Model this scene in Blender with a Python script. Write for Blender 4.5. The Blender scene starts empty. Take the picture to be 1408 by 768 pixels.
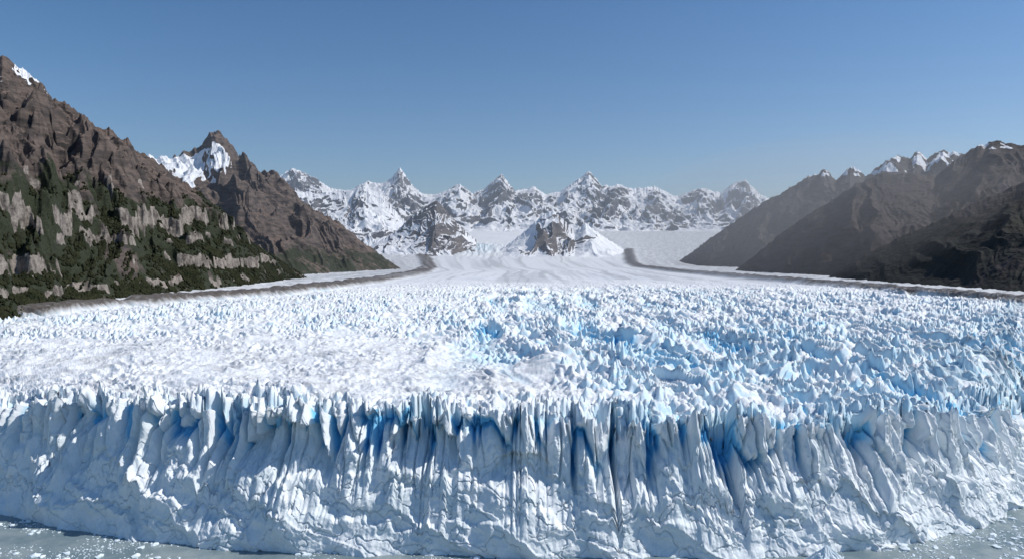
import bpy, math, numpy as np, bmesh
from mathutils import Vector
F=938.67; CAMZ=120.0
f32=np.float32
# ---------------------------------------------------------------- noise
def _tab(seed):
    r=np.random.RandomState(seed); p=r.permutation(1024).astype(np.int32)
    a=r.rand(1024)*2*np.pi
    return p,np.cos(a).astype(f32),np.sin(a).astype(f32),r.rand(1024).astype(f32),r.rand(1024).astype(f32),r.rand(1024).astype(f32)
_T={}
def T(s):
    if s not in _T:_T[s]=_tab(s)
    return _T[s]
def perlin(x,y,seed=0):
    p,gx,gy,_,_,_=T(seed)
    x=np.asarray(x,dtype=np.float64);y=np.asarray(y,dtype=np.float64)
    xf=np.floor(x);yf=np.floor(y)
    xi=xf.astype(np.int64);yi=yf.astype(np.int64)
    fx=(x-xf).astype(f32);fy=(y-yf).astype(f32)
    u=fx*fx*fx*(fx*(fx*6-15)+10);v=fy*fy*fy*(fy*(fy*6-15)+10)
    def g(dx,dy):
        h=p[(p[(xi+dx)&1023]+yi+dy)&1023]
        return gx[h]*(fx-dx)+gy[h]*(fy-dy)
    a=g(0,0);b=g(1,0);c=g(0,1);d=g(1,1)
    return ((a+(b-a)*u)+((c+(d-c)*u)-(a+(b-a)*u))*v)*1.5
def fbm(x,y,o=4,seed=0,gain=.5,lac=2.03):
    s=0;a=1;
    for i in range(o):
        s=s+a*perlin(x,y,seed+i);x=x*lac+7.3;y=y*lac-3.1;a*=gain
    return s
def ridged(x,y,o=4,seed=0,gain=.5,lac=2.07):
    s=0;a=1;n=0;w=1
    for i in range(o):
        r=(1-np.abs(perlin(x,y,seed+i)))**2
        s=s+a*r*w;w=np.clip(r*1.3,0,1);n+=a;x=x*lac+5.7;y=y*lac+1.3;a*=gain
    return s/n
def worley(x,y,seed=0):
    p,_,_,jx,jy,rv=T(seed)
    xi=np.floor(x).astype(np.int64);yi=np.floor(y).astype(np.int64)
    best=np.full(x.shape,9.,f32);val=np.zeros(x.shape,f32);sec=np.full(x.shape,9.,f32)
    for dx in(-1,0,1):
        for dy in(-1,0,1):
            h=p[(p[(xi+dx)&1023]+yi+dy)&1023]
            d=np.sqrt((xi+dx+.1+.8*jx[h]-x)**2+(yi+dy+.1+.8*jy[h]-y)**2).astype(f32)
            m=d<best
            sec=np.where(m,best,np.minimum(sec,d));val=np.where(m,rv[h],val);best=np.where(m,d,best)
    return best,sec,val
def sm(a,b,x):
    t=np.clip((x-a)/(b-a),0,1);return t*t*(3-2*t)
def polydist(x,y,pts):
    d=np.full(x.shape,1e9)
    for (ax,ay),(bx,by) in zip(pts[:-1],pts[1:]):
        vx,vy=bx-ax,by-ay
        t=np.clip(((x-ax)*vx+(y-ay)*vy)/(vx*vx+vy*vy),0,1)
        d=np.minimum(d,np.hypot(x-ax-t*vx,y-ay-t*vy))
    return d
# ---------------------------------------------------------------- mesh helper
def grid_mesh(name,X,Y,Z,attrs,mat,smooth=True):
    nr,nc=X.shape
    me=bpy.data.meshes.new(name)
    co=np.stack([X,Y,Z],-1).astype(f32).reshape(-1)
    idx=np.arange(nr*nc,dtype=np.int32).reshape(nr,nc)
    q=np.stack([idx[:-1,:-1],idx[:-1,1:],idx[1:,1:],idx[1:,:-1]],-1)
    q=np.ascontiguousarray(q.reshape(-1,4))
    nf=len(q)
    me.vertices.add(nr*nc);me.vertices.foreach_set("co",co)
    me.loops.add(nf*4);me.loops.foreach_set("vertex_index",q.reshape(-1))
    me.polygons.add(nf);me.polygons.foreach_set("loop_start",np.arange(0,nf*4,4,dtype=np.int32))
    me.update(calc_edges=True)
    me.polygons.foreach_set("use_smooth",np.full(nf,smooth,dtype=bool))
    for k,v in attrs.items():
        a=me.attributes.new(k,'FLOAT','POINT');a.data.foreach_set("value",np.ascontiguousarray(v,dtype=f32).reshape(-1))
    ob=bpy.data.objects.new(name,me);bpy.context.scene.collection.objects.link(ob)
    me.materials.append(mat)
    return ob
def slope_nz(X,Y,Z):
    du=[np.gradient(a,axis=1) for a in(X,Y,Z)];dv=[np.gradient(a,axis=0) for a in(X,Y,Z)]
    nx=du[1]*dv[2]-du[2]*dv[1];ny=du[2]*dv[0]-du[0]*dv[2];nz=du[0]*dv[1]-du[1]*dv[0]
    return np.abs(nz)/(np.sqrt(nx*nx+ny*ny+nz*nz)+1e-9)
def blur(a,n,ax):
    pad=[(0,0)]*a.ndim;pad[ax]=(n//2,n-1-n//2)
    b=np.pad(a,pad,mode='edge');c=np.cumsum(b,axis=ax)
    z=np.zeros_like(np.take(c,[0],axis=ax));c=np.concatenate([z,c],axis=ax)
    L=a.shape[ax]
    return (np.take(c,range(n,n+L),axis=ax)-np.take(c,range(0,L),axis=ax))/n
# ---------------------------------------------------------------- materials
class M:
    def __init__(s,name):
        s.m=bpy.data.materials.new(name);s.m.use_nodes=True;s.t=s.m.node_tree;s.n=s.t.nodes;s.l=s.t.links
        s.b=s.n["Principled BSDF"];s.b.inputs["Specular IOR Level"].default_value=.25
        s.geo=s.n.new("ShaderNodeNewGeometry")
    def set(s,i,v):
        if isinstance(v,bpy.types.NodeSocket):s.l.new(v,i)
        elif v is not None:
            i.default_value=(*v,1) if isinstance(v,tuple) and len(v)==3 and len(i.default_value)==4 else v
    def attr(s,n):
        a=s.n.new("ShaderNodeAttribute");a.attribute_name=n;return a.outputs["Fac"]
    def noise(s,scale,detail=6,rough=.55,stretch=(1,1,1),dist=0):
        mp=s.n.new("ShaderNodeMapping");mp.inputs["Scale"].default_value=stretch;s.l.new(s.geo.outputs["Position"],mp.inputs[0])
        n=s.n.new("ShaderNodeTexNoise");n.inputs["Scale"].default_value=scale;n.inputs["Detail"].default_value=detail
        n.inputs["Roughness"].default_value=rough;n.inputs["Distortion"].default_value=dist
        s.l.new(mp.outputs[0],n.inputs["Vector"]);return n.outputs["Fac"]
    def math(s,op,a,b=None,c=None,clamp=False):
        n=s.n.new("ShaderNodeMath");n.operation=op;n.use_clamp=clamp
        for i,v in enumerate((a,b,c)):
            if v is not None:s.set(n.inputs[i],v)
        return n.outputs[0]
    def ramp(s,v,a,b,o0=0.,o1=1.):
        n=s.n.new("ShaderNodeMapRange");n.interpolation_type='SMOOTHSTEP'
        s.set(n.inputs[0],v);n.inputs[1].default_value=a;n.inputs[2].default_value=b;n.inputs[3].default_value=o0;n.inputs[4].default_value=o1
        return n.outputs[0]
    def mix(s,f,a,b):
        n=s.n.new("ShaderNodeMix");n.data_type='RGBA'
        s.set(n.inputs[0],f);s.set(n.inputs[6],a);s.set(n.inputs[7],b);return n.outputs[2]
    def color(s,v):s.set(s.b.inputs["Base Color"],v)
    def rough(s,v):s.set(s.b.inputs["Roughness"],v)
    def bump(s,hs):
        prev=None
        for h,d,st in hs:
            n=s.n.new("ShaderNodeBump");n.inputs["Distance"].default_value=d;n.inputs["Strength"].default_value=st
            s.set(n.inputs["Height"],h)
            if prev is not None:s.l.new(prev,n.inputs["Normal"])
            prev=n.outputs[0]
        s.l.new(prev,s.b.inputs["Normal"])
# glacier ice
g=M("glacier_ice")
blue=g.attr("blue");dirt=g.attr("dirt");wall=g.attr("wall");flow=g.attr("flow")
n1=g.noise(.12,8,.6);n2=g.noise(.9,6,.65)
snow=g.mix(n1,(.76,.785,.81),(.85,.865,.875))
wallc=g.mix(g.ramp(n1,.35,.65),(.74,.80,.82),(.85,.875,.89))
c=g.mix(wall,snow,wallc)
bl=g.math('ADD',blue,g.math('MULTIPLY',g.math('SUBTRACT',n2,.5),.2),clamp=True)
c=g.mix(g.ramp(bl,.05,.55),c,(.60,.77,.86))
c=g.mix(g.ramp(bl,.5,1.0),c,(.18,.56,.84))
dm=g.math('MULTIPLY',dirt,g.ramp(g.math('ADD',n1,g.math('MULTIPLY',n2,.5)),.45,.95,.8,1.25),clamp=True)
c=g.mix(dm,c,(.11,.095,.083))
c=g.mix(g.math('MULTIPLY',flow,.6),c,(.36,.36,.37))
g.color(c);g.rough(.6)
g.bump([(g.noise(.35,7,.6,(1,1,.45)),1.0,.4),(g.noise(2.5,4,.7),.3,.5)])
def mountain_mat(name,rock1,rock2,scree,veg=(.020,.024,.013),sc=1.,bs=1.):
    m=M(name)
    s=m.attr("snow");v=m.attr("veg");r=m.attr("rock");cl=m.attr("cliff")
    a=m.noise(.006*sc,9,.6);b=m.noise(.05*sc,7,.65);d=m.noise(.02*sc,8,.6,(1,1,5));e=m.noise(.35*sc,4,.7)
    rc=m.mix(m.ramp(d,.35,.65),rock1,rock2)
    sc_=m.mix(m.ramp(a,.35,.65),scree,tuple(x*.6 for x in scree))
    sc_=m.mix(m.ramp(b,.4,.75),sc_,tuple(x*1.35 for x in scree))
    c=m.mix(m.ramp(m.math('ADD',r,m.math('MULTIPLY',m.math('SUBTRACT',b,.5),1.)),.35,.65),sc_,rc)
    vg=m.mix(m.ramp(e,.35,.65),veg,tuple(x*1.8 for x in veg))
    vm=m.ramp(m.math('ADD',v,m.math('MULTIPLY',m.math('SUBTRACT',m.math('ADD',a,b),1.),1.3)),.4,.65)
    c=m.mix(vm,c,vg)
    clc=m.mix(m.ramp(m.noise(.08,8,.75,(1,1,.6)),.36,.62),(.065,.056,.05),(.30,.262,.23))
    c=m.mix(m.ramp(m.math('ADD',cl,m.math('MULTIPLY',m.math('SUBTRACT',b,.5),1.4)),.38,.58),c,clc)
    sn=m.ramp(m.math('ADD',s,m.math('MULTIPLY',m.math('SUBTRACT',m.math('ADD',b,d),1.),.5)),.45,.55)
    c=m.mix(sn,c,(.80,.82,.85))
    m.color(c);m.rough(.9)
    m.bump([(b,10./sc*bs,.5),(d,7./sc*bs,.4),(e,1.5/sc*bs,.6)])
    return m.m
MAT_G=g.m
MAT_L=mountain_mat("brown_rock",(.046,.039,.037),(.135,.105,.090),(.155,.115,.093))
MAT_R=mountain_mat("dark_rock",(.018,.016,.018),(.070,.056,.056),(.048,.039,.039),veg=(.014,.015,.013),bs=1.)
MAT_B=mountain_mat("alpine_rock",(.06,.065,.08),(.13,.13,.14),(.12,.12,.13),sc=.4,bs=.35)
MAT_N=mountain_mat("nunatak_rock",(.07,.065,.07),(.14,.125,.12),(.13,.115,.11),sc=.4,bs=.3)
def gz(d):return np.interp(d,[0,3300,4300,5000,6500,8000,12000],[60,60,108,185,325,430,520])
def W(px,py,D):return np.array([(px-704)/F*D,D,CAMZ+(350-py)/F*D])
# ---------------------------------------------------------------- glacier
fr=np.array([(-640,600),(-500,480),(-390,405),(-300,352),(-239,319),(-195,303),(-156,290),(-122,283),(-90,278),(-30,275),(28,273.5),(86,273.5),(131,277),(166,285),(197,300),(248,331),(305,385),(390,450),(520,530),(760,660)],float)
seg=np.r_[0,np.cumsum(np.hypot(*np.diff(fr,axis=0).T))]
dense=np.arange(0,seg[-1],.5)
fx=np.interp(dense,seg,fr[:,0]);fy=np.interp(dense,seg,fr[:,1])
for _ in range(3):
    fx=blur(fx,50,0);fy=blur(fy,50,0)
ds=np.r_[0,np.cumsum(np.hypot(np.diff(fx),np.diff(fy)))]
iL=ds[np.argmin(np.hypot(fx+262,fy-330))];iR=ds[np.argmin(np.hypot(fx-275,fy-352))]
S=np.r_[np.arange(0,iL,1.6),np.arange(iL,iR,.34),np.arange(iR,ds[-1],1.6)]
FX=np.interp(S,ds,fx);FY=np.interp(S,ds,fy)
tx=np.gradient(blur(FX,9,0),S);ty=np.gradient(blur(FY,9,0),S);tl=np.hypot(tx,ty);NX=ty/tl;NY=-tx/tl
RL=np.hypot(FX,FY);RX=FX/RL;RY=FY/RL
pxs=704+F*FX/FY
hc=CAMZ-(np.interp(pxs,[-100,0,200,400,600,800,1000,1200,1408,1500],[562,566,572,576,574,592,598,590,576,572])-350)*(FY+10)/F
hc=blur(hc,61,0)
def pill(s,tt):
    w=fbm(s/45,tt*.5,2,50)*.6
    b,b2,v=worley(s/14.+w,tt*.8+.35*perlin(s/14,tt,52),40)
    m,m2,v2=worley(s/5.6+w*2,tt*1.6+.4*perlin(s/6,tt,53),41)
    return b,b2-b,v,m,m2-m,v2
def crest(s,tt):
    b,e,v,m,e2,v2=pill(s,tt)
    big=sm(-.25,.35,perlin(s/38,tt*.5,64))
    h=(v-.35)*7+np.clip(1-b*1.5,-.5,1)*3.+(v2-.4)*4.5+np.clip(1-m*1.6,-.3,1)*3.2
    h-= np.exp(-(e/.12)**2)*6+np.exp(-(e2/.13)**2)*3
    h+=(ridged(s/6.5,tt*1.9,3,66)-.5)*7
    return h*(.5+.8*big)+fbm(s/2.4,tt*5,3,60,.55)*.9+fbm(s/60,tt,2,63)*2.5
LEAN=13.
def wdisp(s,z,H):
    v=z/H
    tt=(z-H)/46.
    b,e,vv_,m,e2,v2=pill(s,tt)
    A=sm(.50,.82,v+.40*perlin(s/24,0*s,70)+.12*perlin(s/6,z/18,69))
    A2=sm(.34,.72,v+.34*perlin(s/31,0*s,68))
    o=-LEAN*np.clip(v,0,1)**.9
    q1=sm(0,.35,e);q2=sm(0,.35,e2)       # columns ease into one another below the slots
    k1=q1*(1-A)+A;k2=q2*(1-A)+A
    o=o+(vv_-.5)*k1*(.1+1.7*A2+3.*A)+(v2-.5)*k2*(.1+.6*A2+2.1*A)+(.5-b)*1.8*A2
    o=o+(ridged(s/6.5,tt*1.9,3,66)-.5)*2.2*A
    fis=(np.exp(-(e/.13)**2)*8+np.exp(-(e2/.13)**2)*3.6)*A
    o=o-fis
    b,b2,val=worley(s/24+.5*perlin(s/15,z/13,71)+z/40,z/16+s/45,72)
    o=o+(val-.5)*2.6*(1-.6*A)+ (b-.4)*2.6*(1-A)
    b,b2,val=worley(s/8.5+.5*perlin(s/7,z/7,73)+z/20,z/7.5+s/29,74)
    o=o+(val-.5)*.5+(b-.4)*.8
    o=o+fbm(s/40,z/26,3,75)*3.6*(1-.5*A)+fbm(s/1.6,z/5.,3,78,.6)*.28*(.3+A)+fbm(s/2.4,z/2.4,3,79,.6)*.26
    l=perlin(s/60,0*s,80)*9+13
    o=o+2.0*sm(l+1.0,l-1.0,z+fbm(s/12,z/12,2,81)*5)
    l2=perlin(s/45,0*s+9,82)*9+27
    o=o+1.5*sm(l2+.8,l2-.8,z+fbm(s/14,z/14,2,83)*6)
    ck=np.abs(perlin(s/22+.3*perlin(s/5,z/5,85),z/11+s/30,84))
    o=o-1.1*np.exp(-(ck/.018)**2)*sm(.85,.5,v)
    ck=np.abs(perlin(s/15-z/30+.3*perlin(s/4,z/4,87),z/16-s/50,86))
    o=o-.8*np.exp(-(ck/.02)**2)*sm(.85,.5,v)
    return o,fis,A
NW=250
vv=np.linspace(0,1,NW)[:,None]
Hc=(hc+crest(S,0*S))[None,:]
Hs=hc[None,:]
Z=vv*(Hc+4)-4
Ss=np.broadcast_to(S[None,:],Z.shape)
off,fis,A=wdisp(Ss,np.maximum(Z,0)*Hs/Hc,Hs)
for (cs,cz,a,b,dp) in [(375,38,20,13,10),(575,39,16,11,9),(60,41,9,9,5),(870,31,7,14,4),(1290,34,12,9,4),(720,30,14,8,3)]:
    s0=np.interp(cs,pxs,S)
    q=((Ss-s0)/a)**2+((Z-cz+ .012*(Ss-s0)**2)/b)**2+.25*fbm(Ss/8,Z/8,2,90)
    off-=dp*sm(1.,.8,q)*sm(b*1.1,-b*.3,-(Z-cz))
WX=FX[None,:]+off*NX[None,:];WY=FY[None,:]+off*NY[None,:]
cav=blur(blur(off,25,1),9,0)-off
wblue=np.clip(.08*np.clip(cav-.8,0,9)*sm(.5,.9,Z/Hc),0,1)
wblue=np.clip(wblue+ .05*A*sm(.5,1,Z/Hc)+.85*sm(2.5,6.5,fis)*A,0,1)
NT1,NT2=860,130
ratio=np.linspace(0,math.log(3300/290.),NT1+1)[1:]
t1=290*(np.exp(ratio)-1)
t2=3010+np.linspace(0,1,NT2+1)[1:]**1.2*7500
t=np.r_[t1,t2][:,None]
fade=np.exp(-t/9.)
ocrest=off[-1][None,:]
X=FX+(ocrest*fade+(-LEAN-2)*(1-fade))*NX+t*RX
Y=FY+(ocrest*fade+(-LEAN-2)*(1-fade))*NY+t*RY
St=np.broadcast_to(S[None,:],X.shape);Tt=np.broadcast_to(t,X.shape)
nn=int((t[:,0]<160).sum())
cr=np.zeros_like(X);cr[:nn]=crest(St[:nn],Tt[:nn]/12.)
cf=np.exp(-(Tt/30.)**1.5)
wx=X+fbm(X/55,Y/55,2,100)*12;wy=Y+fbm(X/55,Y/55,2,103)*12
ang=math.radians(28)
ca=wx*math.cos(ang)+wy*math.sin(ang);cb=-wx*math.sin(ang)+wy*math.cos(ang)
band=sm(-30,60,X+(Y-433)*.53)*sm(850,480,Y)
left=sm(40,-60,X+(Y-433)*.4+fbm(X/60,Y/60,3,106)*35)*sm(640,400,Y)
d1,d2,dv=worley(wx/6.2,wy/5.4,110)
sp=np.clip(1-d1/.5,0,1)**1.15*(.15+1.25*dv**1.7)
e1,e2,ev=worley(wx/3.2,wy/2.9,112)
sp2=np.clip(1-e1/.5,0,1)*(.1+1.1*ev)
f1,f2,fv=worley(ca/6,cb/14,114)
fin=np.clip((f2-f1)*2.2,0,1)*(.4+.8*fv)
gate=sm(-.25,.25,perlin(X/70,Y/90,118)+.1)
ml=[(-640,560),(-474,680),(-459,751),(-419,867),(-366,971),(-324,1199),(-291,1483),(-287,2087),(-373,3130),(-620,4695)]
mr=[(760,700),(621,828),(620,1174),(593,1610),(565,2347),(622,3521),(800,4700)]
jit=fbm(X/60,Y/60,3,140)*9
lm=np.interp(Y,[q[1] for q in ml],[q[0] for q in ml]);rm=np.interp(Y,[q[1] for q in mr],[q[0] for q in mr])
side=sm(30,-10,X-lm+jit);side2=sm(-30,10,X-rm+jit)
sides=np.maximum(side,side2)
near_m=np.maximum(sm(110,20,X-lm),sm(110,20,rm-X))
amp=(2.6+1.9*gate)*(1-.75*left)*sm(1800,1050,Y)*(1-.6*near_m)
ser=amp*(sp*1.2+.30*sp2)
rowx=wx+wy*.12
rows=ridged(rowx/32,wy/8.5,3,121)      # crevasse rows lying across the flow
ser+=(rows*6.0-3.6)*(1-.75*left)*(1-.7*band)*sm(1700,900,Y)
ser+=band*(fin*3.0-1.5)+band*(ridged(ca/11,cb/60,3,128)*9-5.2)
ser+=left*(ridged(wx/16,wy/10,4,171)*2.2-1.2)
cc=(X+60+fbm(X/90,Y/90,2,161)*16)/(1+1.2*np.exp(-np.clip(Y-270,0,None)/200))
tro=ridged(cc/24,Y/330,2,160)
trm=sm(-40,30,cc-10)*sm(1500,900,Y)
und=trm*(tro*10-6.5)
und+=fbm(X/160,Y/160,3,125)*4*sm(3500,1200,Y)*(1-near_m)+fbm(X/500,Y/700,3,130)*10*sm(3000,4500,Y)
base=gz(Y)+(hc[None,:]-60)*np.exp(-Tt/130.)
dl=polydist(X,Y,ml)+jit;dr=polydist(X,Y,mr)+jit
wd=9+Y*.007
mor=np.clip(sm(wd*1.6,wd*.5,dl)+.85*sm(wd*1.5,wd*.4,dr),0,1)
ZT=base+cr*cf+(ser*(1-sides*.9)+und*(1-sides))*(1-np.exp(-Tt/18.))+fbm(X/2.2,Y/2.2,3,135,.6)*.3*sm(1200,300,Y)
ZT+=(6*sides+6*mor+2.*fbm(X/25,Y/25,3,137)*sides)*sm(450,700,Y)
nz=slope_nz(X,Y,ZT)
cavt=np.clip(blur(blur(ZT,13,1),7,0)-ZT,0,9)
tblue=np.clip((sm(.88,.4,nz)*.38)*(1-.5*left)+.10*cavt+.28*trm*sm(.55,.25,tro)+.22*(1-left)*sm(.5,.25,rows)*sm(1700,900,Y),0,1)*sm(2600,1200,Y)
tblue[:nn]=np.clip(tblue[:nn]+.4*sm(.15,.03,pill(St[:nn],Tt[:nn]/12.)[1])*cf[:nn],0,1)
xl=np.interp(Y,[300,626,1600,2560,4000,6000],[-470,-469,-480,-420,-700,-900])
xr=np.interp(Y,[300,1000,2254,3756,6000],[760,728,734,904,1200])
w=(X-xl)/(xr-xl)
dirt=1.*mor
dirt=np.maximum(dirt,(.22+.2*fbm(X/30,Y/60,3,141))*sides*sm(450,640,Y))
dirt+=.24*left*sm(.1,.6,fbm(X/26,Y/12,5,145,.6)+.15)*(1-cf)
dirt+=.04*sm(1200,1700,Y)*sm(6000,4500,Y)
flow=.6*sm(.05,.4,fbm(w*20+.4*perlin(w*5,Y/1500,149),Y/2600,3,150))*sm(1250,1700,Y)*sm(4600,3200,Y)
flow+=.5*sm(.1,.5,fbm(w*75,Y/1500,2,153))*sm(1200,1900,Y)*sm(5000,3600,Y)
for wc,wo in((.36,.004),(.40,.003),(.47,.006),(.62,.004)):
    flow+=.9*np.exp(-((w-wc-.03*np.sin(Y/700.)-.01*perlin(Y/300,Y*0+wc*40,154))/wo)**2)*sm(1250,1700,Y)*sm(5500,4000,Y)
icef=np.exp(-((X+230)/200)**2)*np.exp(-((Y-4750)/450)**2)
ZT+=icef*ridged(X/40,Y/120,3,158)*40
tblue*=(1-sides)*.9+.1
tblue=np.maximum(tblue,icef*.35)
AX=np.concatenate([WX,X]);AY=np.concatenate([WY,Y]);AZ=np.concatenate([Z,ZT])
wallm=np.concatenate([np.broadcast_to(sm(1.05,.8,vv),Z.shape),.25*cf])
grid_mesh("glacier",AX,AY,AZ,{"blue":np.concatenate([wblue,tblue]),"dirt":np.concatenate([np.zeros_like(Z),np.clip(dirt,0,1)]),
  "wall":wallm,"flow":np.concatenate([np.zeros_like(Z),np.clip(flow,0,1)])},MAT_G)
# ---------------------------------------------------------------- mountains
def mountain(st,nu=520,nv=240,gully=110,amp=.22,jag=8,seed=200,prof=1.1,back=.7,smoothfoot=31,fine=.006,oct=5,r2=.6):
    st=np.array(st,float)
    C=np.array([W(a,b,c) for a,b,c,_,_ in st]);
    Ft=np.array([[(fp-704)/F*fd,fd,gz(fd)-2] for _,_,_,fp,fd in st])
    L=np.r_[0,np.cumsum(np.hypot(*np.diff(C[:,:2],axis=0).T)+.6*np.abs(np.diff(C[:,2])))]
    u=np.linspace(0,L[-1],nu)
    c=np.array([np.interp(u,L,C[:,i]) for i in range(3)]);ft=np.array([blur(np.interp(u,L,Ft[:,i]),smoothfoot,0) for i in range(3)])
    v=np.r_[np.linspace(-.2,0,16)[:-1],np.linspace(0,1,nv),1+np.linspace(0,1,50)[1:]*back][:,None]
    vf=np.minimum(v,1);vb=np.maximum(v-1,0)
    X=ft[0]+(c[0]-ft[0])*v;Y=ft[1]+(c[1]-ft[1])*v
    Hh=np.maximum(c[2]-ft[2],0)
    P=np.where(v<0,v*1.0,np.clip(vf,0,1)**prof)
    Z=ft[2]+Hh*P*1.0-vb*Hh*1.3
    L2=np.hypot(c[0]-ft[0],c[1]-ft[1])
    U=np.broadcast_to(u,X.shape);V=L2*v
    wu=U+fbm(X/260,Y/260,3,seed)*gully*.8;wv=V+fbm(X/260,Y/260,3,seed+4)*gully*.8
    env=np.clip(np.sin(np.clip(v,0,1)*np.pi),0,1)**.7+.10*sm(.7,1,v)
    R=ridged(wu/gully/1.6,wv/gully/5.,oct,seed+8,.48)-.45
    R2=ridged(X/gully/1.3,Y/gully/1.3,oct,seed+14,.5)-.45
    Hn=np.maximum(blur(Hh,25,0),10)
    Z=Z+Hn*amp*env*(R*1.5+R2*r2)
    j=ridged(u/45.,u*0+3,4,seed+20,.6)-.55
    j=np.where(Hh>.93*Hh.max(),j*.6,j)
    Z=Z+jag*j*np.exp(-((v-1)/.10)**2)*np.clip(Hh/80,0,1)
    Z=Z+fbm(X/gully*5,Y/gully*5,4,seed+25,.6)*Hn*fine*sm(0,.1,v)
    return X,Y,Z,U,np.broadcast_to(v,X.shape),Hn
def finish(name,X,Y,Z,mat,snow,veg,cliff,rock=None):
    nz=slope_nz(X,Y,Z)
    if rock is None:rock=sm(.84,.6,nz)
    return grid_mesh(name,X,Y,Z,{"snow":np.clip(snow,0,1),"veg":np.clip(veg,0,1),"cliff":np.clip(cliff,0,1),"rock":rock},mat)
# left near mountain
st=[(-420,120,1000,-330,420),(-250,60,1050,-190,500),(-120,90,1100,-110,560),(-20,92,1150,-20,610),(3,76,1155,0,625),(12,79,1160,12,640),(28,98,1175,40,668),(45,108,1180,56,690),(62,124,1190,75,705),(72,142,1200,90,725),(85,144,1205,100,740),(105,150,1220,130,780),(122,168,1230,150,805),(140,174,1240,165,830),(172,190,1270,200,890),(186,206,1285,218,920),(200,215,1300,235,950),(240,243,1350,280,1040),(280,268,1400,320,1150),(312,298,1450,350,1240),(350,333,1500,380,1370),(385,357,1550,405,1490),(428,386,1600,428,1598)]
X,Y,Z,U,V,Hn=mountain(st,1000,420,110,.16,16,200,1.08,fine=.009,r2=.75)
n=fbm(X/90,Y/90,3,300)
but=ridged(X/34+Y/80,Y/34,3,313)
cm=np.zeros_like(X)
Z0=Z.copy()
for k_,(zl,hgt,msc,th,am) in enumerate([(158,18,150,-.4,10),(136,8,80,.0,8),(106,13,130,-.05,10),(84,7,60,.15,5),(192,7,80,.15,12)]):
    lv=zl+am*perlin(X/170,Y/170,303+k_*7)+n*5+(but-.5)*8-np.clip(X+650,0,400)*.04
    kk=sm(th,th+.12,perlin(X/msc+k_*3.7,Y/msc,305+k_*7)+.35*perlin(X/17,Y/17,306+k_*7))
    Z=Z+hgt*sm(-3.5,3.5,Z0-lv)*kk*sm(0,.1,V)*sm(.95,.6,V)
    cm=np.maximum(cm,kk*sm(-hgt*.45-2,-2,Z0-lv)*sm(hgt*.4+1,1,Z0-lv))
Z=Z+(ridged(X/11,Y/11,4,308)-.5)*5*cm
nz=slope_nz(X,Y,Z)
cliff=cm*sm(.9,.68,nz)*1.
veg=sm(275,205,Z+n*40+(X+650)*.05)*.98
veg=veg*(1-.5*sm(.2,.5,fbm(X/70,Y/70,4,312)))
snow=.95*sm(.2,.45,fbm(X/50,Y/50,3,310)+.1)*sm(370,410,Z)*sm(.45,.65,nz)
finish("forested_mountain",X,Y,Z,MAT_L,snow,veg,cliff)
# forest : many small crowns standing on the slope
rs=np.random.RandomState(11)
inside=(V[:-1,:-1]>.0)&(V[:-1,:-1]<.98)
ii,jj=np.nonzero(inside&(veg[:-1,:-1]>.4)&(nz[:-1,:-1]>.62)&(cliff[:-1,:-1]<.3))
area=np.hypot(X[ii,jj+1]-X[ii,jj],Y[ii,jj+1]-Y[ii,jj])*np.hypot(X[ii+1,jj]-X[ii,jj],Y[ii+1,jj]-Y[ii,jj])
dn=np.clip(.35+perlin(X[ii,jj]/45,Y[ii,jj]/45,320)+.7*perlin(X[ii,jj]/14,Y[ii,jj]/14,321),0.02,1.3)*veg[ii,jj]*sm(260,150,Z[ii,jj])
pr=area*dn;pr/=pr.sum()
NTREE=42000
k=rs.choice(len(ii),NTREE,p=pr)
fu,fv=rs.rand(NTREE),rs.rand(NTREE)
I,J=ii[k],jj[k]
def bil(A):return (A[I,J]*(1-fu)+A[I,J+1]*fu)*(1-fv)+(A[I+1,J]*(1-fu)+A[I+1,J+1]*fu)*fv
TX,TY,TZ=bil(X),bil(Y),bil(Z)
bm=bmesh.new();bmesh.ops.create_icosphere(bm,subdivisions=1,radius=1)
bv=np.array([v.co[:] for v in bm.verts]);bf=np.array([[v.index for v in f.verts] for f in bm.faces]);bm.free()
nvv=len(bv)
sz=(.9+1.1*rs.rand(NTREE)**1.7)[:,None]
q=bv[None]*(.65+.6*rs.rand(NTREE,nvv,1))
rad=(1-.45*np.clip(bv[:,2],-1,1))[None]
PX=TX[:,None]+q[:,:,0]*sz*rad;PY=TY[:,None]+q[:,:,1]*sz*rad;PZ=TZ[:,None]+sz*.9+q[:,:,2]*sz*1.5
me=bpy.data.meshes.new("forest")
me.vertices.add(NTREE*nvv);me.vertices.foreach_set("co",np.stack([PX,PY,PZ],-1).astype(f32).reshape(-1))
fa=(bf[None]+(np.arange(NTREE)*nvv)[:,None,None]).reshape(-1,3).astype(np.int32)
me.loops.add(fa.size);me.loops.foreach_set("vertex_index",fa.reshape(-1))
me.polygons.add(len(fa));me.polygons.foreach_set("loop_start",np.arange(0,fa.size,3,dtype=np.int32));me.update(calc_edges=True)
fm=M("forest_foliage");fm.color(fm.mix(fm.ramp(fm.noise(.12,5,.8),.35,.65),(.015,.019,.010),(.037,.040,.021)));fm.rough(.95);fm.b.inputs["Specular IOR Level"].default_value=.05
me.materials.append(fm.m)
bpy.context.scene.collection.objects.link(bpy.data.objects.new("forest",me))
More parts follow.
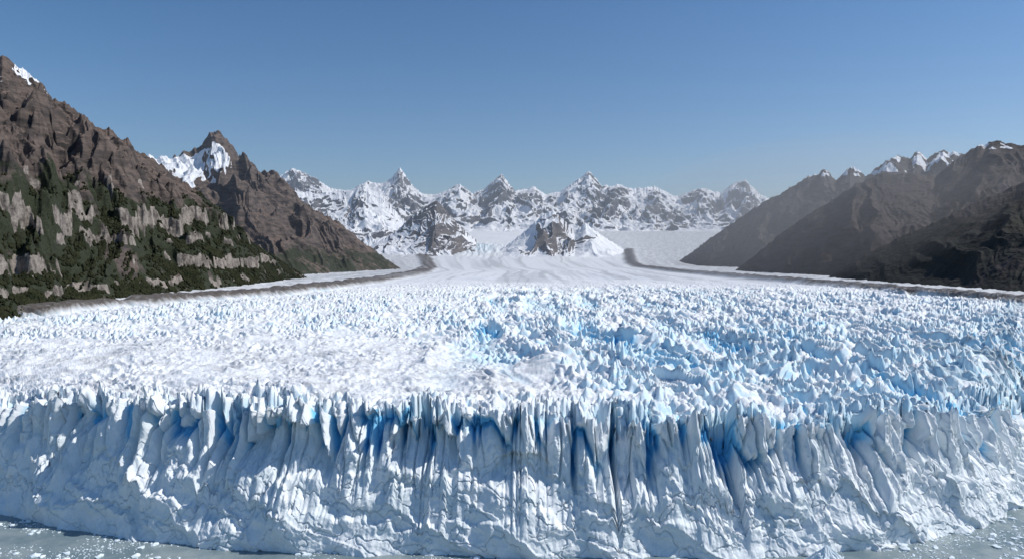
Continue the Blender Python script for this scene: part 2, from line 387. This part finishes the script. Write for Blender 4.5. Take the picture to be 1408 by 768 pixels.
# left second mountain
st=[(120,250,2500,250,1650),(195,213,2550,300,1660),(235,216,2600,330,1680),(262,206,2650,360,1700),(278,199,2670,375,1720),(288,184,2675,388,1735),(300,182,2680,398,1755),(312,194,2680,420,1830),(330,214,2680,440,1920),(350,236,2680,458,2000),(375,236,2670,475,2080),(400,263,2660,490,2160),(430,288,2650,505,2250),(462,304,2630,520,2350),(492,330,2620,533,2440),(522,350,2610,545,2520),(553,370,2600,553,2590)]
X,Y,Z,U,V,Hn=mountain(st,700,300,160,.18,24,400,1.05,fine=.008,r2=.8)
p=704+F*X/Y;nz=slope_nz(X,Y,Z)
nn_=fbm(X/160,Y/160,4,410)
snow=sm(318,292,p+nn_*22)*sm(350,390,Z+nn_*60)*sm(550,490,Z+nn_*50)*sm(.25,.5,nz)*1.1
finish("rocky_mountain",X,Y,Z,MAT_L,snow,sm(200,110,Z)*.6,0*Z)
# right mountains
st=[(1128,387,1640,1128,1640),(1160,368,1600,1150,1560),(1200,345,1560,1190,1420),(1240,325,1520,1240,1290),(1280,308,1490,1290,1180),(1350,276,1440,1360,1050),(1408,250,1400,1430,960),(1500,215,1350,1520,860),(1620,170,1250,1650,740),(1800,120,1150,1850,560)]
X,Y,Z,U,V,Hn=mountain(st,700,320,120,.13,6,500,1.0,r2=.4,fine=.007,oct=6)
finish("dark_mountain",X,Y,Z,MAT_R,0*Z,sm(320,150,Z)*.75,0*Z)
st=[(1006,375,2290,1006,2280),(1030,357,2250,1022,2200),(1060,332,2210,1045,2100),(1100,303,2160,1080,1960),(1140,278,2120,1110,1840),(1180,252,2080,1150,1720),(1215,237,2050,1190,1620),(1240,238,2030,1220,1560),(1290,241,2010,1260,1500),(1312,222,2000,1290,1460),(1345,201,1980,1320,1420),(1372,195,1970,1350,1380),(1408,199,1960,1400,1330),(1500,170,1900,1500,1250),(1650,150,1800,1650,1100)]
X,Y,Z,U,V,Hn=mountain(st,800,340,150,.17,11,600,1.0,r2=.5,fine=.007,oct=6)
nz=slope_nz(X,Y,Z)
snow=.8*sm(.15,.4,fbm(X/40,Y/40,3,610))*sm(405,420,Z)*sm(.8,.9,V)
finish("dark_mountain",X,Y,Z,MAT_R,snow,sm(220,130,Z)*.4,0*Z)
st=[(928,363,3720,928,3700),(960,340,3600,950,3400),(1000,311,3500,990,3050),(1040,283,3400,1030,2800),(1080,262,3300,1070,2650),(1110,243,3250,1100,2550),(1135,234,3220,1120,2500),(1150,250,3200,1140,2450),(1170,226,3180,1160,2400),(1190,242,3150,1180,2380),(1235,215,3120,1210,2350),(1250,220,3110,1225,2330),(1262,207,3100,1240,2320),(1275,219,3090,1255,2310),(1292,206,3080,1270,2300),(1330,215,3050,1310,2250),(1450,205,3000,1400,2200)]
X,Y,Z,U,V,Hn=mountain(st,700,300,190,.20,20,700,1.0,r2=.5,fine=.007,oct=6)
snow=1.05*sm(-.1,.2,fbm(X/60,Y/60,4,710))*sm(455,505,Z)
finish("rocky_mountain",X,Y,Z,MAT_R,snow,0*Z,0*Z)
# background range
def alpine(name,st,nu,nv,gully,amp,jag,seed,lo=.5,hi=.68,mat=MAT_B,**k):
    X,Y,Z,U,V,Hn=mountain(st,nu,nv,gully,amp,jag,seed,1.2,**k)
    nz=slope_nz(X,Y,Z)
    snow=sm(lo,hi,nz+.25*fbm(X/450,Y/450,4,seed+30))
    return finish(name,X,Y,Z,mat,snow,0*Z,0*Z,rock=np.ones_like(Z)*.8)
cr_=[(300,250),(385,243),(402,233),(425,243),(455,258),(480,262),(505,250),(525,252),(537,246),(550,230),(563,250),(580,268),(600,268),(632,254),(650,268),(668,258),(690,240),(708,264),(735,258),(750,268),(770,265),(790,250),(810,236),(828,258),(850,255),(870,262),(900,256),(930,270),(965,259),(990,265),(1005,256),(1025,247),(1045,266),(1060,275),(1120,285),(1250,280)]
alpine("snowy_mountain_range",[(a,b,8600,a,6700) for a,b in cr_],1300,300,430,.27,24,800,.38,.52,fine=.003,r2=.7,oct=5)
alpine("snowy_mountain",[(380,262,5900,400,4700),(400,262,5900,420,4700),(440,268,5900,450,4700),(470,262,5850,480,4700),(500,257,5800,505,4700),(525,268,5750,530,4700),(545,290,5700,550,4700),(575,322,5600,575,4800),(600,340,5500,600,4900)],420,200,300,.26,16,850,.40,.56,fine=.004,oct=5)
alpine("nunatak",[(512,337,4800,505,4400),(530,327,4800,520,4350),(548,315,4800,540,4320),(566,298,4800,560,4300),(585,284,4800,580,4280),(600,275,4800,600,4280),(614,290,4800,615,4280),(632,310,4800,632,4320),(655,330,4800,655,4400)],340,180,170,.20,18,900,.72,.88,mat=MAT_N,fine=.004,r2=.4)
alpine("nunatak",[(680,346,4700,675,4400),(700,335,4700,695,4250),(725,315,4700,720,4200),(745,297,4700,740,4180),(760,289,4700,760,4180),(775,301,4700,772,4180),(790,318,4700,790,4180),(805,307,4700,808,4180),(825,322,4700,828,4200),(845,335,4700,848,4250),(866,349,4700,868,4400)],400,180,170,.24,18,950,.52,.70,mat=MAT_N,fine=.004,r2=.4)
# ---------------------------------------------------------------- water
w_=M("glacial_water")
wn=w_.noise(.35,6,.6,(1,1.6,1));wn2=w_.noise(.06,5,.6)
w_.color(w_.mix(w_.ramp(wn2,.35,.7),(.16,.22,.24),(.30,.35,.35)));w_.rough(.18)
w_.bump([(wn,.6,.6)])
me=bpy.data.meshes.new("water");s_=30000
me.from_pydata([(-s_,-s_,0),(s_,-s_,0),(s_,s_,0),(-s_,s_,0)],[],[(0,1,2,3)]);me.materials.append(w_.m)
bpy.context.scene.collection.objects.link(bpy.data.objects.new("water",me))
def chunk_mesh(name,items,mat,seed=1):
    r=np.random.RandomState(seed);V=[];Fc=[]
    for i,(x,y,z,s,h) in enumerate(items):
        d=.6+.7*r.rand(len(bv),1)
        a=r.rand()*6.28;c,s2=math.cos(a),math.sin(a)
        q=bv*d*np.array([s,s*(.5+.5*r.rand()),h]);q=np.stack([q[:,0]*c-q[:,1]*s2,q[:,0]*s2+q[:,1]*c,q[:,2]],1)
        V.append(q+np.array([x,y,z]));Fc.append(bf+i*len(bv))
    V=np.concatenate(V);Fc=np.concatenate(Fc)
    me=bpy.data.meshes.new(name);me.from_pydata(V.tolist(),[],Fc.tolist());me.materials.append(mat)
    ob=bpy.data.objects.new(name,me);bpy.context.scene.collection.objects.link(ob);return ob
ic=M("floating_ice");ic.color(ic.mix(ic.noise(.8),(.62,.74,.8),(.82,.86,.88)));ic.rough(.5);ic.bump([(ic.noise(2.),.3,.5)])
rs=np.random.RandomState(5);it=[]
while len(it)<15000:
    x=rs.uniform(-330,330);y=rs.uniform(215,380)
    if y>np.interp(x,fr[:,0],fr[:,1])+2:continue
    dens=float(perlin(np.array([x/30]),np.array([y/14]),170)[0])
    if rs.rand()>.3+dens*1.6+(.7 if x>150 else 0):continue
    s=.2+.5*rs.rand()**2+(1.7*rs.rand() if rs.rand()<.07 else 0)
    it.append((x,y,.05*s,s,s*.45))
chunk_mesh("floating_ice",it,ic.m)
# iceberg: broad-based wedge with an off-centre summit
u_=np.linspace(0,2*np.pi,140);v_=np.linspace(0,1,70)[:,None]
cu,su=np.cos(u_),np.sin(u_)
R_=(8.5*(1-v_**1.1)**.85)*(1+.22*perlin(cu*1.5+5+0*v_,su*1.5+v_*2,180)+.16*perlin(cu*4+0*v_,su*4+v_*5,183))
ix=119+R_*cu*1.1+v_*2;iy=262+R_*su*.7
iz=-1+9.5*v_+fbm(ix/2.5,iy/2.5,3,182)*.6
grid_mesh("iceberg",ix,iy,iz,{},ic.m,smooth=False)
# ---------------------------------------------------------------- haze in the valley air
def haze(name,dens,col,an):
    vm=bpy.data.materials.new(name);vm.use_nodes=True;nt=vm.node_tree
    nt.nodes.remove(nt.nodes["Principled BSDF"])
    vs=nt.nodes.new("ShaderNodeVolumeScatter");vs.inputs["Density"].default_value=dens;vs.inputs["Color"].default_value=col;vs.inputs["Anisotropy"].default_value=an
    nt.links.new(vs.outputs[0],nt.nodes["Material Output"].inputs["Volume"]);return vm
bm=bmesh.new();bmesh.ops.create_cube(bm,size=1)
for v in bm.verts:v.co=Vector((v.co.x*24000,1250+(v.co.y+.5)*14000,20+(v.co.z+.5)*1000))
me=bpy.data.meshes.new("valley_haze");bm.to_mesh(me);bm.free();me.materials.append(haze("valley_haze",7.5e-5,(.90,.95,1,1),.3))
bpy.context.scene.collection.objects.link(bpy.data.objects.new("valley_haze",me))
bm=bmesh.new();bmesh.ops.create_icosphere(bm,subdivisions=4,radius=1)
for v in bm.verts:v.co=Vector((800+v.co.x*460,1950+v.co.y*800,230+v.co.z*200))
me=bpy.data.meshes.new("dust_haze");bm.to_mesh(me);bm.free();me.materials.append(haze("dust_haze",2.4e-4,(1,.97,.94,1),.4))
bpy.context.scene.collection.objects.link(bpy.data.objects.new("dust_haze",me))
# ---------------------------------------------------------------- light
EL,AZ=math.radians(46),math.radians(88)
sd=Vector((math.cos(EL)*math.sin(AZ),math.cos(EL)*math.cos(AZ),math.sin(EL)))
L=bpy.data.lights.new("sun",'SUN');L.energy=4.0;L.angle=math.radians(.5);L.color=(1,.965,.91)
lo=bpy.data.objects.new("sun",L);lo.rotation_euler=(-sd).to_track_quat('-Z','Y').to_euler();bpy.context.scene.collection.objects.link(lo)
wd_=bpy.data.worlds.new("World");bpy.context.scene.world=wd_;wd_.use_nodes=True
nt=wd_.node_tree;sk=nt.nodes.new("ShaderNodeTexSky");sk.sky_type='NISHITA';sk.sun_disc=False
sk.sun_elevation=EL;sk.sun_rotation=AZ;sk.altitude=700;sk.air_density=1.;sk.dust_density=.6;sk.ozone_density=3.5
hs=nt.nodes.new("ShaderNodeHueSaturation");hs.inputs["Saturation"].default_value=1.22
nt.links.new(sk.outputs[0],hs.inputs["Color"])
nt.links.new(hs.outputs[0],nt.nodes["Background"].inputs[0]);nt.nodes["Background"].inputs[1].default_value=.103
cd=bpy.data.cameras.new("camera");cd.lens=24;cd.sensor_width=36;cd.shift_y=-34/1408;cd.clip_end=60000;cd.clip_start=1
co=bpy.data.objects.new("camera",cd);co.location=(0,0,CAMZ);co.rotation_euler=(math.pi/2,0,0)
bpy.context.scene.collection.objects.link(co);bpy.context.scene.camera=co
sc=bpy.context.scene;sc.view_settings.view_transform='Standard';sc.view_settings.look='None';sc.view_settings.exposure=0
